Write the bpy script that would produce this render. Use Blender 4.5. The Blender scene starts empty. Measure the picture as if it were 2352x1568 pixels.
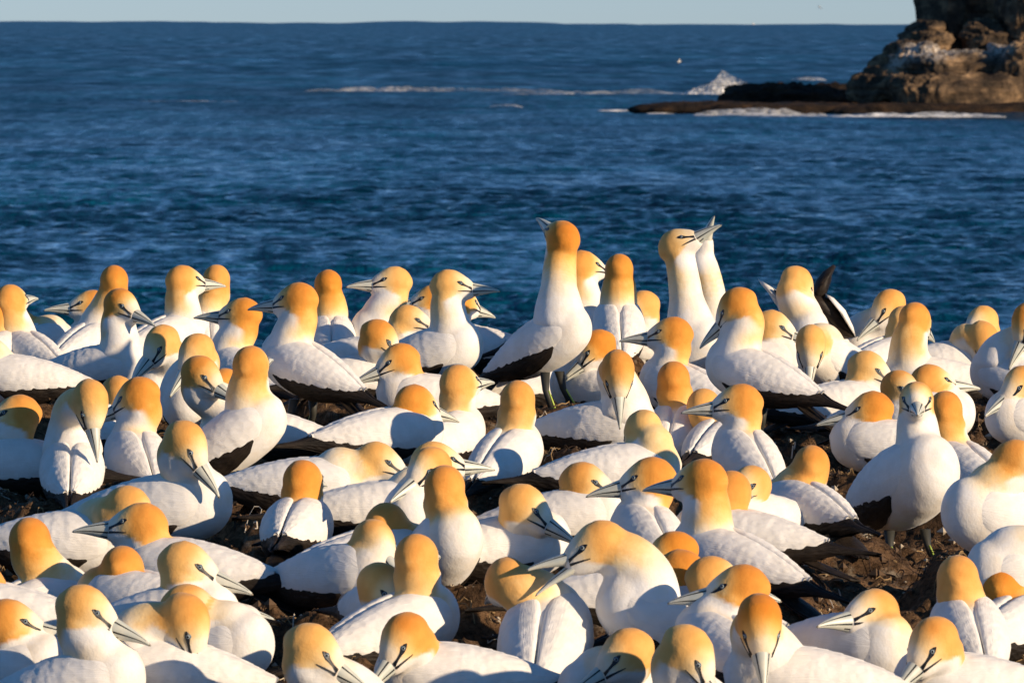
import bpy, math, random
import numpy as np
from mathutils import Vector, Matrix, noise

# ------------------------------------------------------------------ camera, sky, sun, exposure
SC = bpy.context.scene
W0, H0, F = 2352.0, 1568.0, 16818.0        # picture frame used for measuring, focal length in its pixels
CAM = Vector((0.0, 0.0, 1.25))
EYE_Y = 49.0                               # picture row of the eye level
PITCH = math.atan((H0/2 - EYE_Y)/F)
ROLL = math.radians(0.16)
cam_data = bpy.data.cameras.new("camera")
cam = bpy.data.objects.new("camera", cam_data)
SC.collection.objects.link(cam)
cam.location = CAM
cam.rotation_euler = (Matrix.Rotation(math.pi/2 - PITCH, 4, 'X') @ Matrix.Rotation(ROLL, 4, 'Z')).to_euler()
cam_data.sensor_width = 36.0
cam_data.lens = 36.0*F/W0
cam_data.clip_start = 0.5
cam_data.clip_end = 200000.0
cam_data.dof.use_dof = True
cam_data.dof.focus_distance = 17.6
cam_data.dof.aperture_fstop = 36.0
SC.camera = cam

SUN_AZ, SUN_EL = 57.0, 15.0                # degrees right of straight behind the camera
world = bpy.data.worlds.new("World")
SC.world = world
world.use_nodes = True
wn, wl = world.node_tree.nodes, world.node_tree.links
wn.clear()
sky = wn.new('ShaderNodeTexSky')
sky.sky_type = 'NISHITA'
sky.sun_disc = False
sky.sun_elevation = math.radians(SUN_EL)
sky.sun_rotation = math.radians(180.0 - SUN_AZ)
sky.air_density = 1.0
sky.dust_density = 0.0
sky.ozone_density = 2.2
bg = wn.new('ShaderNodeBackground')
bg.inputs['Strength'].default_value = 0.076
wo = wn.new('ShaderNodeOutputWorld')
tcw = wn.new('ShaderNodeTexCoord'); sep = wn.new('ShaderNodeSeparateXYZ')
wl.new(tcw.outputs['Generated'], sep.inputs[0])
hz = wn.new('ShaderNodeMapRange'); hz.interpolation_type = 'SMOOTHSTEP'
hz.inputs[1].default_value = 0.0; hz.inputs[2].default_value = 0.32
wl.new(sep.outputs['Z'], hz.inputs[0])
tint = wn.new('ShaderNodeMix'); tint.data_type = 'RGBA'        # blue-grey marine air low over the horizon
tint.inputs[6].default_value = (0.55, 0.83, 1.66, 1); tint.inputs[7].default_value = (0.44, 0.84, 1.15, 1)
wl.new(hz.outputs[0], tint.inputs[0])
mul = wn.new('ShaderNodeMix'); mul.data_type = 'RGBA'; mul.blend_type = 'MULTIPLY'; mul.inputs[0].default_value = 1
wl.new(sky.outputs[0], mul.inputs[6]); wl.new(tint.outputs[2], mul.inputs[7])
wl.new(mul.outputs[2], bg.inputs[0]); wl.new(bg.outputs[0], wo.inputs[0])

sd = bpy.data.lights.new("sun", 'SUN')
sd.energy = 4.9
sd.angle = math.radians(0.6)
sd.color = (1.0, 0.78, 0.53)
sun = bpy.data.objects.new("sun", sd)
SC.collection.objects.link(sun)
az, el = math.radians(SUN_AZ), math.radians(SUN_EL)
SUNV = Vector((math.sin(az)*math.cos(el), -math.cos(az)*math.cos(el), math.sin(el)))
sun.rotation_euler = SUNV.to_track_quat('Z', 'Y').to_euler()
SC.view_settings.view_transform = 'Standard'
SC.view_settings.look = 'None'
SC.view_settings.gamma = 1.0
SC.view_settings.exposure = 0.36

CM = cam.rotation_euler.to_matrix()
def ray(px, py):
    d = CM @ Vector(((px - W0/2)/F, -(py - H0/2)/F, -1.0))
    return d/d.y
def P(px, py, D):
    """the point seen at that spot of the picture, D metres ahead"""
    return CAM + ray(px, py)*D

# ------------------------------------------------------------------ helpers
COL = SC.collection
rng = random.Random(11)
def tag(o, label=None, cat=None, group=None, kind=None):
    if label: o['label'] = label
    if cat: o['category'] = cat
    if group: o['group'] = group
    if kind: o['kind'] = kind
    return o
def mesh_from(name, V, Fc, mats=(), midx=None, smooth=True):
    me = bpy.data.meshes.new(name)
    me.from_pydata([tuple(v) for v in V], [], [tuple(f) for f in Fc])
    for m in mats: me.materials.append(m)
    if midx is not None: me.polygons.foreach_set('material_index', midx)
    me.polygons.foreach_set('use_smooth', [smooth]*len(me.polygons))
    me.update()
    return me
def link(name, me, parent=None):
    o = bpy.data.objects.new(name, me)
    COL.objects.link(o)
    if parent is not None: o.parent = parent
    return o
def grid_mesh(name, X, Y, Z, mat):
    """big regular grid, arrays (rows, cols)"""
    r, c = X.shape
    me = bpy.data.meshes.new(name)
    me.vertices.add(r*c)
    co = np.stack([X, Y, Z], -1).reshape(-1).astype(np.float32)
    me.vertices.foreach_set('co', co)
    i = np.arange(r*c).reshape(r, c)
    q = np.stack([i[:-1, :-1], i[:-1, 1:], i[1:, 1:], i[1:, :-1]], -1).reshape(-1, 4)
    me.loops.add(q.size); me.polygons.add(len(q))
    me.loops.foreach_set('vertex_index', q.reshape(-1).astype(np.int32))
    me.polygons.foreach_set('loop_start', (np.arange(len(q))*4).astype(np.int32))
    me.polygons.foreach_set('loop_total', np.full(len(q), 4, np.int32))
    me.polygons.foreach_set('use_smooth', np.ones(len(q), bool))
    me.materials.append(mat)
    me.update(calc_edges=True)
    return me
def _h(ix, iy, iz, s):
    n = (ix.astype(np.int64)*374761393 + iy.astype(np.int64)*668265263 + iz.astype(np.int64)*2147483647 + s*974634777) & 0xffffffff
    n = ((n ^ (n >> 13))*1274126177) & 0xffffffff
    n = n ^ (n >> 16)
    return (n & 0xffff)/65535.0*2 - 1
def vnoise(x, y, z=None, s=0):
    if z is None: z = np.zeros_like(x)
    fx, fy, fz = np.floor(x), np.floor(y), np.floor(z)
    u, v, w = x-fx, y-fy, z-fz
    u, v, w = [t*t*t*(t*(t*6-15)+10) for t in (u, v, w)]
    ix, iy, iz = fx.astype(np.int64), fy.astype(np.int64), fz.astype(np.int64)
    def L(dz):
        a = _h(ix, iy, iz+dz, s)*(1-u) + _h(ix+1, iy, iz+dz, s)*u
        b = _h(ix, iy+1, iz+dz, s)*(1-u) + _h(ix+1, iy+1, iz+dz, s)*u
        return a*(1-v) + b*v
    return L(0)*(1-w) + L(1)*w
def fbm(x, y, z=None, octv=4, s=0, gain=.5):
    t, a = 0, 1.0
    for k in range(octv):
        f = 2.03**k
        t = t + a*vnoise(x*f, y*f, None if z is None else z*f, s+k)
        a *= gain
    return t
def sstep(a, b, x):
    t = np.clip((x-a)/(b-a), 0, 1)
    return t*t*(3-2*t)

# ------------------------------------------------------------------ materials
def new_mat(name, color=(.5, .5, .5), rough=.6, spec=.3):
    m = bpy.data.materials.new(name)
    m.use_nodes = True
    b = m.node_tree.nodes['Principled BSDF']
    b.inputs['Base Color'].default_value = (*color, 1)
    b.inputs['Roughness'].default_value = rough
    b.inputs['Specular IOR Level'].default_value = spec
    return m, m.node_tree.nodes, m.node_tree.links, b
def noise_node(n, l, scale, detail=4, rough=.55, vec=None, mapscale=None):
    t = n.new('ShaderNodeTexNoise')
    t.inputs['Scale'].default_value = scale
    t.inputs['Detail'].default_value = detail
    t.inputs['Roughness'].default_value = rough
    if vec is not None:
        if mapscale:
            mp = n.new('ShaderNodeMapping'); mp.inputs['Scale'].default_value = mapscale
            l.new(vec, mp.inputs[0]); vec = mp.outputs[0]
        l.new(vec, t.inputs['Vector'])
    return t
def ramp(n, l, src, stops):
    r = n.new('ShaderNodeValToRGB')
    e = r.color_ramp.elements
    while len(e) < len(stops): e.new(.5)
    for i, (p, c) in enumerate(stops):
        e[i].position = p; e[i].color = (*c, 1)
    l.new(src, r.inputs[0])
    return r
def bump(n, l, src, dist, strength, bsdf, prev=None):
    b = n.new('ShaderNodeBump')
    b.inputs['Distance'].default_value = dist
    b.inputs['Strength'].default_value = strength
    l.new(src, b.inputs['Height'])
    if prev is not None: l.new(prev.outputs[0], b.inputs['Normal'])
    if bsdf is not None: l.new(b.outputs[0], bsdf.inputs['Normal'])
    return b

def mat_body():
    m, n, l, b = new_mat('body_feathers', rough=.75, spec=.15)
    at = n.new('ShaderNodeAttribute'); at.attribute_name = 'feather'
    tc = n.new('ShaderNodeTexCoord')
    nz = noise_node(n, l, 14, 5, .6, tc.outputs['Object'])
    r = ramp(n, l, nz.outputs[0], [(.32, (.93, .865, .77)), (.58, (1, 1, 1))])
    mx = n.new('ShaderNodeMix'); mx.data_type = 'RGBA'; mx.blend_type = 'MULTIPLY'
    mx.inputs[0].default_value = 1
    l.new(at.outputs['Color'], mx.inputs[6]); l.new(r.outputs[0], mx.inputs[7])
    l.new(mx.outputs[2], b.inputs['Base Color'])
    n2 = noise_node(n, l, 70, 3, .6, tc.outputs['Object'])
    n3 = noise_node(n, l, 260, 2, .6, tc.outputs['Object'])
    b1 = bump(n, l, n2.outputs[0], .004, .25, None)
    bump(n, l, n3.outputs[0], .0015, .3, b, b1)
    b.inputs['Sheen Weight'].default_value = .12
    b.inputs['Subsurface Weight'].default_value = 0.0
    return m
def mat_wing(name, c0, c1, strength=.8, rough=.7):
    m, n, l, b = new_mat(name, rough=rough, spec=.2)
    uv = n.new('ShaderNodeUVMap'); uv.uv_map = 'UVMap'
    mp = n.new('ShaderNodeMapping'); mp.inputs['Scale'].default_value = (17, 9, 1)
    l.new(uv.outputs[0], mp.inputs[0])
    tc = n.new('ShaderNodeTexCoord')
    wob = noise_node(n, l, 12, 2, .5, tc.outputs['Object'])
    vm = n.new('ShaderNodeVectorMath'); vm.operation = 'SCALE'; vm.inputs['Scale'].default_value = .9
    l.new(wob.outputs['Color'], vm.inputs[0])
    va = n.new('ShaderNodeVectorMath'); va.operation = 'ADD'
    l.new(mp.outputs[0], va.inputs[0]); l.new(vm.outputs[0], va.inputs[1])
    vo = n.new('ShaderNodeTexVoronoi'); vo.inputs['Scale'].default_value = 1.0
    vo.feature = 'F1'
    l.new(va.outputs[0], vo.inputs['Vector'])
    st = noise_node(n, l, 1.0, 3, .6, uv.outputs[0], (9, 60, 1))
    nz = noise_node(n, l, 22, 4, .6, tc.outputs['Object'])
    r = ramp(n, l, nz.outputs[0], [(.33, c0), (.6, c1)])
    l.new(r.outputs[0], b.inputs['Base Color'])
    b1 = bump(n, l, vo.outputs['Distance'], .0035, strength, None)
    bump(n, l, st.outputs[0], .003, .45, b, b1)
    return m
M = {}
M['body'] = mat_body()
M['wing'] = mat_wing('wing_coverts', (.73, .705, .665), (.81, .79, .76), .28)
M['black'] = mat_wing('flight_feather_black', (.008, .006, .005), (.022, .016, .012), .6, .55)
M['tailwhite'] = mat_wing('tail_white', (.66, .62, .55), (.82, .79, .74), .4)
M['bill'], n, l, b = new_mat('bill_horn', (.42, .46, .44), .38, .45)
tc = n.new('ShaderNodeTexCoord')
nz = noise_node(n, l, 55, 3, .5, tc.outputs['Object'])
rr = ramp(n, l, nz.outputs[0], [(.35, (.46, .49, .45)), (.7, (.60, .59, .50))]); l.new(rr.outputs[0], b.inputs['Base Color'])
M['billtip'] = new_mat('bill_tip', (.20, .17, .13), .45, .4)[0]
M['line'] = new_mat('bill_line', (.012, .014, .016), .5, .4)[0]
M['mask'] = new_mat('face_skin', (.012, .014, .018), .45, .4)[0]
M['ring'] = new_mat('eye_ring', (.08, .17, .24), .5, .3)[0]
M['iris'] = new_mat('iris', (.24, .29, .32), .35, .4)[0]
M['pupil'] = new_mat('pupil', (.004, .004, .004), .08, .7)[0]
M['leg'] = new_mat('leg_skin', (.035, .035, .03), .55, .3)[0]
M['toe'] = new_mat('toe_line', (.45, .58, .10), .5, .3)[0]

# ------------------------------------------------------------------ generic lofts (numpy)
def loft(cent, A, B, wa, hb, n=24, cap=True, th0=0.0):
    """rings around centres; A,B axes per ring (k,3); wa,hb half sizes"""
    k = len(cent)
    th = np.linspace(0, 2*np.pi, n, endpoint=False) + th0
    V = cent[:, None, :] + wa[:, None, None]*np.cos(th)[None, :, None]*A[:, None, :] + hb[:, None, None]*np.sin(th)[None, :, None]*B[:, None, :]
    V = V.reshape(-1, 3)
    Fc = []
    for i in range(k-1):
        for j in range(n):
            j2 = (j+1) % n
            Fc.append((i*n+j, i*n+j2, (i+1)*n+j2, (i+1)*n+j))
    if cap:
        Fc.append(tuple(range(n-1, -1, -1)))
        Fc.append(tuple((k-1)*n + j for j in range(n)))
    return V, Fc
def join(parts):
    V, Fc, o = [], [], 0
    for v, f in parts:
        V.append(np.asarray(v)); Fc += [tuple(i+o for i in g) for g in f]; o += len(v)
    return np.concatenate(V), Fc
def nrm(v):
    v = np.asarray(v, float)
    return v/max(np.linalg.norm(v), 1e-9)

BX = np.array([-.235, -.225, -.18, -.12, -.05, .02, .08, .125, .155, .168])
BW = np.array([.006, .020, .042, .063, .080, .088, .085, .070, .046, .008])
BH = np.array([.006, .018, .037, .056, .070, .077, .076, .067, .047, .008])
BZ = np.array([.012, .011, .008, .003, .0, .0, .002, .006, .010, .012])
def dens(xs, n):
    return np.interp(np.linspace(0, 1, n), np.linspace(0, 1, len(xs)), xs)
def smooth_tab(X, T, x):
    # monotone-ish smooth interpolation: linear then blurred
    xs = np.linspace(X[0], X[-1], 241)
    t = np.interp(xs, X, T)
    k = np.hanning(23); k /= k.sum()
    tp = np.concatenate([np.full(11, t[0]), t, np.full(11, t[-1])])
    return np.interp(x, xs, np.convolve(tp, k, 'valid'))

HS = np.array([-.056, -.050, -.036, -.012, .014, .034, .048, .058, .066])
HW = np.array([.004, .018, .033, .0400, .0375, .0305, .0240, .0195, .012])
HH = np.array([.004, .019, .035, .0445, .0430, .0360, .0295, .0240, .014])
HZ = np.array([.000, .000, .001, .002, .000, -.005, -.009, -.012, -.014])
def head_surf(s, th, off=0.0):
    """(forward, side, up) in head axes; th from the side axis upwards"""
    w = np.interp(s, HS, HW) + off; h = np.interp(s, HS, HH) + off; z = np.interp(s, HS, HZ)
    return np.array([s, w*math.cos(th), z + h*math.sin(th)])

WX = np.array([-.45, -.40, -.31, -.25, -.20, -.15, -.08, -.02, .03, .08, .105, .125, .14])
WW = np.array([.003, .008, .015, .030, .048, .065, .080, .086, .086, .079, .071, .060, .046])
WH = np.array([.003, .006, .012, .027, .042, .057, .070, .075, .076, .073, .066, .058, .047])
WZ = np.array([.020, .018, .014, .011, .008, .003, .0, .0, .0, .002, .004, .006, .008])

def wing_piece(side, xs, fa, fb, off, thick, nv, seed, scal=0.0, ruff=0.0, droop=0.0):
    """closed curved shell hugging the body between angle tables fa(x)..fb(x) (deg from the back)"""
    nu = len(xs)
    out, inn, uv = [], [], []
    r = np.random.RandomState(seed)
    ph = r.rand()*6
    for i, x in enumerate(xs):
        w, h, z = [smooth_tab(WX, T, x) for T in (WW, WH, WZ)]
        a, b = fa[i], fb[i]
        for j in range(nv):
            v = j/(nv-1)
            ang = math.radians(a + (b-a)*v)
            xx = x
            if scal and v > .5:                       # scalloped free edge
                ang += math.radians(scal*abs(math.sin(x*75+ph))*(v-.5)*2)
            o = off*float(np.interp(x, (-.3, -.1, .03, .09, .126), (.5, 1, 1.15, 1.05, .5)))*(math.sin(math.pi*min(max(v, .0), 1.0)))**.5 if 0 < v < 1 else 0.0
            if ruff and 0 < v < 1:                   # overlapping rows of covert feathers
                row = v*6.0; k_ = math.floor(row); q_ = (-x*24 + .5*(k_ % 2) + .25*math.sin(k_*2.1+ph) + .3*math.sin(x*31+ph*2+k_)) % 1.0
                o += ruff*(q_*(1.2 - abs(row-k_-.5)*1.6))*float(np.interp(x, (-.2, .02, .09), (1, .7, .1)))
            o += droop*v*v
            out.append((xx, side*(w+o)*math.sin(ang), z+(h+o)*math.cos(ang)))
            inn.append((xx, side*(w+o-thick)*math.sin(ang), z+(h+o-thick)*math.cos(ang)))
            uv.append((i/(nu-1), v))
    n = nu*nv
    V = np.array(out+inn)
    Fc = []
    for i in range(nu-1):
        for j in range(nv-1):
            a0, a1, b0, b1 = i*nv+j, i*nv+j+1, (i+1)*nv+j, (i+1)*nv+j+1
            Fc.append((a0, a1, b1, b0)); Fc.append((a0+n, b0+n, b1+n, a1+n))
    for i in range(nu-1):
        for j in (0, nv-1):
            a0, b0 = i*nv+j, (i+1)*nv+j
            Fc.append((a0, b0, b0+n, a0+n))
    for i in (0, nu-1):
        for j in range(nv-1):
            a0, a1 = i*nv+j, i*nv+j+1
            Fc.append((a0, a1, a1+n, a0+n))
    return V, Fc, uv+uv
def set_uv(me, uv):
    lay = me.uv_layers.new(name='UVMap')
    idx = np.zeros(len(me.loops), np.int32); me.loops.foreach_get('vertex_index', idx)
    a = np.array(uv, np.float32)[idx]
    lay.data.foreach_set('uv', a.reshape(-1))

# ------------------------------------------------------------------ the colony's ground level
GD = np.array([-30, 11.0, 12.5, 13.5, 14.5, 16.0, 17.5, 19.1, 20.5, 21.2, 22.2, 24.0, 28.0])
GZ = np.array([-.25, -.10, -.065, .0, .065, .125, .165, .205, .24, .20, -.2, -3.0, -20.5])
def zg(D): return float(np.interp(D, GD, GZ))
GDROP = .045
MOUND = .07
nests = []          # x, y, height of mound top

# ------------------------------------------------------------------ the bird
pend = []           # bodies waiting for their remesh
def bird(hx, hy, hyaw, hpit, bx, by, byaw, bpit, label, st=0, sc=1.0, D=None, hd=0.0, open_=0, wing='fold', tone=None, name='gannet', neck=None, bsc=1.0, dby=0):
    r = ray(bx, by)
    bs = .87
    hc = .165 if st else .066
    bs *= bsc; bpit = bpit*.8
    if hpit < -25 and math.sin(math.radians(hyaw)) < -.2 and hd == 0: hd = -.06
    if D is None:
        lo, hi = 11.0, 20.7
        for _ in range(40):
            mid = (lo+hi)/2
            if CAM.z + r.z*mid > zg(mid) + MOUND + hc + .025: lo = mid
            else: hi = mid
        D = (lo+hi)/2
    C = CAM + ray(bx, by + 31 + dby)*D
    root = bpy.data.objects.new(name, None)
    COL.objects.link(root)
    root.empty_display_size = .1
    root.location = (C.x, C.y, C.z-hc)
    yw = math.radians(byaw)
    root.rotation_euler = (0, 0, yw)
    tag(root, label, 'gannet', 'gannets nesting in the crowded colony')
    nests.append((C.x, C.y, C.z-hc))
    seed = rng.randint(0, 99999)
    R0 = np.array(Matrix.Rotation(-yw, 3, 'Z'))            # world -> root local
    bp = math.radians(bpit)
    def BT(p):
        p = np.asarray(p, float)*sc*bs*np.array([1, .86, 1])
        p[..., 0] = np.where(p[..., 0] < 0, p[..., 0]*.80, p[..., 0])
        c, s = math.cos(bp), math.sin(bp)
        x, y, z = p[..., 0], p[..., 1], p[..., 2]
        return np.stack([x*c - z*s, y, x*s + z*c + hc], -1)
    def BD(d):
        c, s = math.cos(bp), math.sin(bp)
        return np.array([d[0]*c - d[2]*s, d[1], d[0]*s + d[2]*c])
    # head in root space
    P0 = BT((.075, 0, .030))
    P0w = np.array(C) - np.array([0, 0, hc]) + R0.T @ P0
    Hw = P(hx, hy, P0w[1] + hd)
    H = R0 @ (np.array(Hw) - np.array([C.x, C.y, C.z-hc]))
    ya, pi_ = math.radians(hyaw), math.radians(hpit)
    a = R0 @ np.array([math.cos(ya)*math.cos(pi_), math.sin(ya)*math.cos(pi_), math.sin(pi_)])
    u = R0 @ np.array([-math.cos(ya)*math.sin(pi_), -math.sin(ya)*math.sin(pi_), math.cos(pi_)])
    sd_ = np.cross(u, a)
    HM = np.stack([a, sd_, u], 1)*sc
    def HT(p): return np.asarray(p) @ HM.T + H
    # neck curve
    dist = np.linalg.norm(H-P0)
    d0 = nrm(BD((.45, 0, .9)))
    t3 = nrm(u*.9 + a*.30) if neck is None else nrm(u*neck[0] + a*neck[1])
    P3 = H - t3*.004
    k = .42*dist
    k2 = .42*dist + (.05 if hpit < -50 else 0)
    P1, P2 = P0 + d0*k, P3 - t3*k2
    ts = np.linspace(0, 1, 22)[:, None]
    cur = (1-ts)**3*P0 + 3*(1-ts)**2*ts*P1 + 3*(1-ts)*ts**2*P2 + ts**3*P3
    tan = np.gradient(cur, axis=0); tan /= np.linalg.norm(tan, axis=1)[:, None]
    A = [nrm(np.cross(tan[0], (0.02, 1, 0)))]
    for i in range(1, 22):
        v = A[-1] - tan[i]*np.dot(A[-1], tan[i]); A.append(nrm(v))
    A = np.array(A); Bv = np.cross(tan, A)
    seglen = np.concatenate([[0], np.cumsum(np.linalg.norm(np.diff(cur, axis=0), axis=1))])
    Ln = seglen[-1]
    tt = ts[:, 0]
    mid = float(np.clip(.0455 - .055*(Ln-.16), .035, .046))
    rb_ = float(np.clip(.044 + (Ln-.07)*.30, .044, .070))
    rad = np.interp(tt, [0, .18, .42, .7, .9, 1], [rb_, .044*.35+rb_*.65, mid+.004 if rb_ > .055 else .042, max(mid, .038), .0395, .037])*sc
    nb = loft(cur, A, Bv, rad, rad, 18)
    # torso
    xs = np.linspace(BX[0], BX[-1], 30)
    w, h, z = [smooth_tab(BX, T, xs) for T in (BW, BH, BZ)]
    w[0] = h[0] = w[-1] = h[-1] = .004
    one = np.ones_like(xs)
    V, Fc = loft(np.stack([xs, 0*xs, z], 1), np.outer(one, (0, 1, 0)), np.outer(one, (0, 0, 1)), w, h, 26)
    tb = (BT(V), Fc)
    hs = np.linspace(HS[0], HS[-1], 22)
    hw, hh, hz = [smooth_tab(HS, T, hs) for T in (HW, HH, HZ)]
    one = np.ones_like(hs)
    V, Fc = loft(np.stack([hs, 0*hs, hz], 1), np.outer(one, (0, 1, 0)), np.outer(one, (0, 0, 1)), hw, hh, 22)
    hb = (HT(V), Fc)
    V, Fc = join([tb, nb, hb])
    me = mesh_from('body_raw', V, Fc)
    bo = link('body', me, root)
    md = bo.modifiers.new('r', 'REMESH'); md.mode = 'VOXEL'; md.voxel_size = .0065; md.use_smooth_shade = True
    ms = bo.modifiers.new('s', 'SMOOTH'); ms.factor = .5; ms.iterations = 5
    if tone is None: tone = rng.uniform(.25, 1.0)
    pend.append((bo, H, a, u, cur, seglen, tone, sc))
    # ---- bill
    def mandible(t0, hgt, zoff, tiltdeg, lo=False, both=True):
        n, k = 32, 26
        tau = np.linspace(0, 1, k)
        Lb = .085
        s = .047 + tau*Lb
        prof = np.clip(1-tau, 0, 1)**.95
        hb_ = hgt*prof + .0018; wb = .0175*np.clip(1-tau, 0, 1)**1.0 + .0016
        zc = -.0115 + zoff - .002*tau - .005*tau**5
        hb_[-1] = wb[-1] = .0005
        ce = np.stack([s, 0*s, zc], 1)
        if tiltdeg:
            q = math.radians(tiltdeg); dx = ce[:, 0]-.046; ce[:, 0] = .046+dx*math.cos(q); ce[:, 2] += dx*math.sin(q)
        one = np.ones(k)
        V, Fc = loft(ce, np.outer(one, (0, 1, 0)), np.outer(one, (0, 0, 1)), wb, hb_, n, True, math.pi/n)
        mi = []
        for i in range(k-1):
            for j in range(n):
                ang = (j+1)*360/n
                an = ang if ang <= 90 or ang > 270 else 180-ang     # side-symmetric angle
                an = (an+180) % 360 - 180
                m_ = 0
                if tau[i] > .93: m_ = 1
                if both and abs(an+6) < 6 and tau[i] < .93: m_ = 2
                if abs(an-40) < 6 and tau[i] < .86: m_ = 2
                if both and abs(an+42) < 5 and tau[i] < .3: m_ = 2
                if tau[i] < .03: m_ = 2
                mi.append(m_)
        mi += [2, 1]
        return HT(V), Fc, mi
    if open_:
        v1, f1, m1 = mandible(0, .0115, .005, 6, both=False)
        v2, f2, m2 = mandible(0, .009, -.009, -open_, both=False)
        V, Fc = join([(v1, f1), (v2, f2)]); mi = m1+m2
    else:
        V, Fc, mi = mandible(0, .0200, 0, 0)
    link('bill', mesh_from('bill', V, Fc, (M['bill'], M['billtip'], M['line']), mi), root)
    # ---- dark face skin between bill and eye, and the gape line
    for s_ in (1, -1):
        def strip(ss, ths, hws, off=.0012):
            Vv = []
            for q, th, hw_ in zip(ss, ths, hws):
                for e in (1, 0, -1):
                    p = head_surf(q, math.radians(th+e*hw_), off if e == 0 else off*.6); Vv.append((p[0], s_*p[1], p[2]))
            for q, th, hw_ in zip(ss, ths, hws):
                for e in (1, 0, -1):
                    p = head_surf(q, math.radians(th+e*hw_), -.004); Vv.append((p[0], s_*p[1], p[2]))
            n_ = len(ss)*3; Fv = []
            for i in range(len(ss)-1):
                for j in range(2):
                    a_ = i*3+j
                    Fv += [(a_, a_+1, a_+4, a_+3), (a_+n_, a_+3+n_, a_+4+n_, a_+1+n_)]
                for j in (0, 2):
                    a_ = i*3+j; Fv.append((a_, a_+3, a_+3+n_, a_+n_))
            for i in (0, len(ss)-1):
                for j in range(2):
                    a_ = i*3+j; Fv.append((a_, a_+1, a_+1+n_, a_+n_))
            return HT(np.array(Vv)), Fv
        V, Fc = strip([.021, .025, .032, .040, .048, .058], [20, 20, 19, 16, 14, 11], [1, 5.5, 8.5, 5, 4.5, 9], .0004)
        link('face_skin', mesh_from('face_skin', V, Fc, (M['mask'],)), root)
        V, Fc = strip([.022, .028, .036, .048, .058], [-15, -14, -12, -9, -6], [.8, 1.6, 2.6, 4, 6], .0004)
        link('gape_line', mesh_from('gape_line', V, Fc, (M['mask'],)), root)
    # ---- eyes
    for s_ in (1, -1):
        pc = head_surf(.0290, math.radians(20), -.0040); pc[1] *= s_
        nn = nrm(np.array([.35, s_*.85, .28]))
        c = HT(pc[None])[0]
        axn = nrm(HM @ nn)
        t1 = nrm(np.cross(axn, u)); t2 = np.cross(axn, t1)
        def dome(cen, rad_, dep, m, nm, par, k=7, n=16):
            q = np.linspace(-.6, 1, k)
            ce = cen + np.outer(np.sin(q*math.pi/2)*dep, axn)
            rr_ = np.cos(q*math.pi/2)*rad_ + 1e-5
            one = np.ones(k)
            V, Fc = loft(ce, np.outer(one, t1), np.outer(one, t2), rr_, rr_, n)
            return link(nm, mesh_from(nm, V, Fc, (m,)), par)
        e = dome(c, .0072*sc, .0044*sc, M['ring'], 'eye', root)
        dome(c + axn*.0026*sc, .0042*sc, .0026*sc, M['iris'], 'iris', e)
        dome(c + axn*.0042*sc, .0024*sc, .0014*sc, M['pupil'], 'pupil', e)
    # ---- wings
    def wing_tables(xs, tab):
        X = [t[0] for t in tab]
        return np.interp(xs, X, [t[1] for t in tab]), np.interp(xs, X, [t[2] for t in tab])
    wtab = [(-.265, 14, 40), (-.245, 4, 76), (-.20, 3, 92), (-.14, 2, 97), (-.08, 3, 102), (-.02, 3, 108), (.03, 7, 116), (.07, 17, 119), (.10, 36, 114), (.118, 60, 105), (.126, 80, 96)]
    btab = [(-.43, 40, 60), (-.38, 10, 100), (-.29, 8, 132), (-.22, 28, 144), (-.17, 58, 146), (-.10, 74, 147), (-.03, 88, 146), (.03, 102, 134), (.06, 113, 117)]
    def place_wing(side):
        xs = np.concatenate([np.linspace(-.265, .09, 60), np.array([.10, .108, .115, .120, .124, .126])])
        fa, fb = wing_tables(xs, wtab)
        V, Fc, uv = wing_piece(side, xs, fa, fb, .010, .012, 26, seed+side, 2.4, .0019)
        me = mesh_from('wing', BT(V), Fc, (M['wing'],)); set_uv(me, uv)
        wo_ = link('wing', me, root)
        xs = np.linspace(-.43, .06, 36)
        fa, fb = wing_tables(xs, btab)
        jit = np.random.RandomState(seed+7)
        fb = fb + jit.rand(len(xs))*1.3
        off = .0
        V, Fc, uv = wing_piece(side, xs, fa, fb, .004, .010, 10, seed+9, 1.2, .0008)
        V[:, 1] += side*.002
        me = mesh_from('flight_feathers', BT(V), Fc, (M['black'],)); set_uv(me, uv)
        link('flight_feathers', me, wo_)
    if wing == 'fold':
        place_wing(1); place_wing(-1)
    elif wing == 'left': place_wing(1)
    elif wing == 'right': place_wing(-1)
    # ---- tail
    xs = np.linspace(-.17, -.35, 12)
    V, Fc, mi = [], [], []
    nc = 9
    for top in (1, -1):
        for i, x in enumerate(xs):
            f = i/11
            wd = .03 + .016*math.sin(f*2.2) - .026*f**3
            for j in range(nc):
                v = j/(nc-1)*2-1
                xx = x - .022*(1-abs(v))*f - .006*math.cos(v*14)*f
                V.append((xx, v*wd, -.012 - .035*f + .008*(1-v*v)*(1-f) + top*.0025))
    n_ = 12*nc
    for i in range(11):
        for j in range(nc-1):
            a_ = i*nc+j
            Fc += [(a_, a_+1, a_+nc+1, a_+nc), (a_+n_, a_+nc+n_, a_+nc+1+n_, a_+1+n_)]
            mi += [1, 0]
        for j in (0, nc-1):
            a_ = i*nc+j; Fc.append((a_, a_+nc, a_+nc+n_, a_+n_)); mi.append(1)
    for i in (0, 11):
        for j in range(nc-1):
            a_ = i*nc+j; Fc.append((a_, a_+1, a_+1+n_, a_+n_)); mi.append(1)
    me = mesh_from('tail', BT(np.array(V)), Fc, (M['tailwhite'], M['black']), mi)
    set_uv(me, [((v[0]+.4)*3, v[1]*4+.5) for v in V])
    link('tail', me, root)
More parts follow.
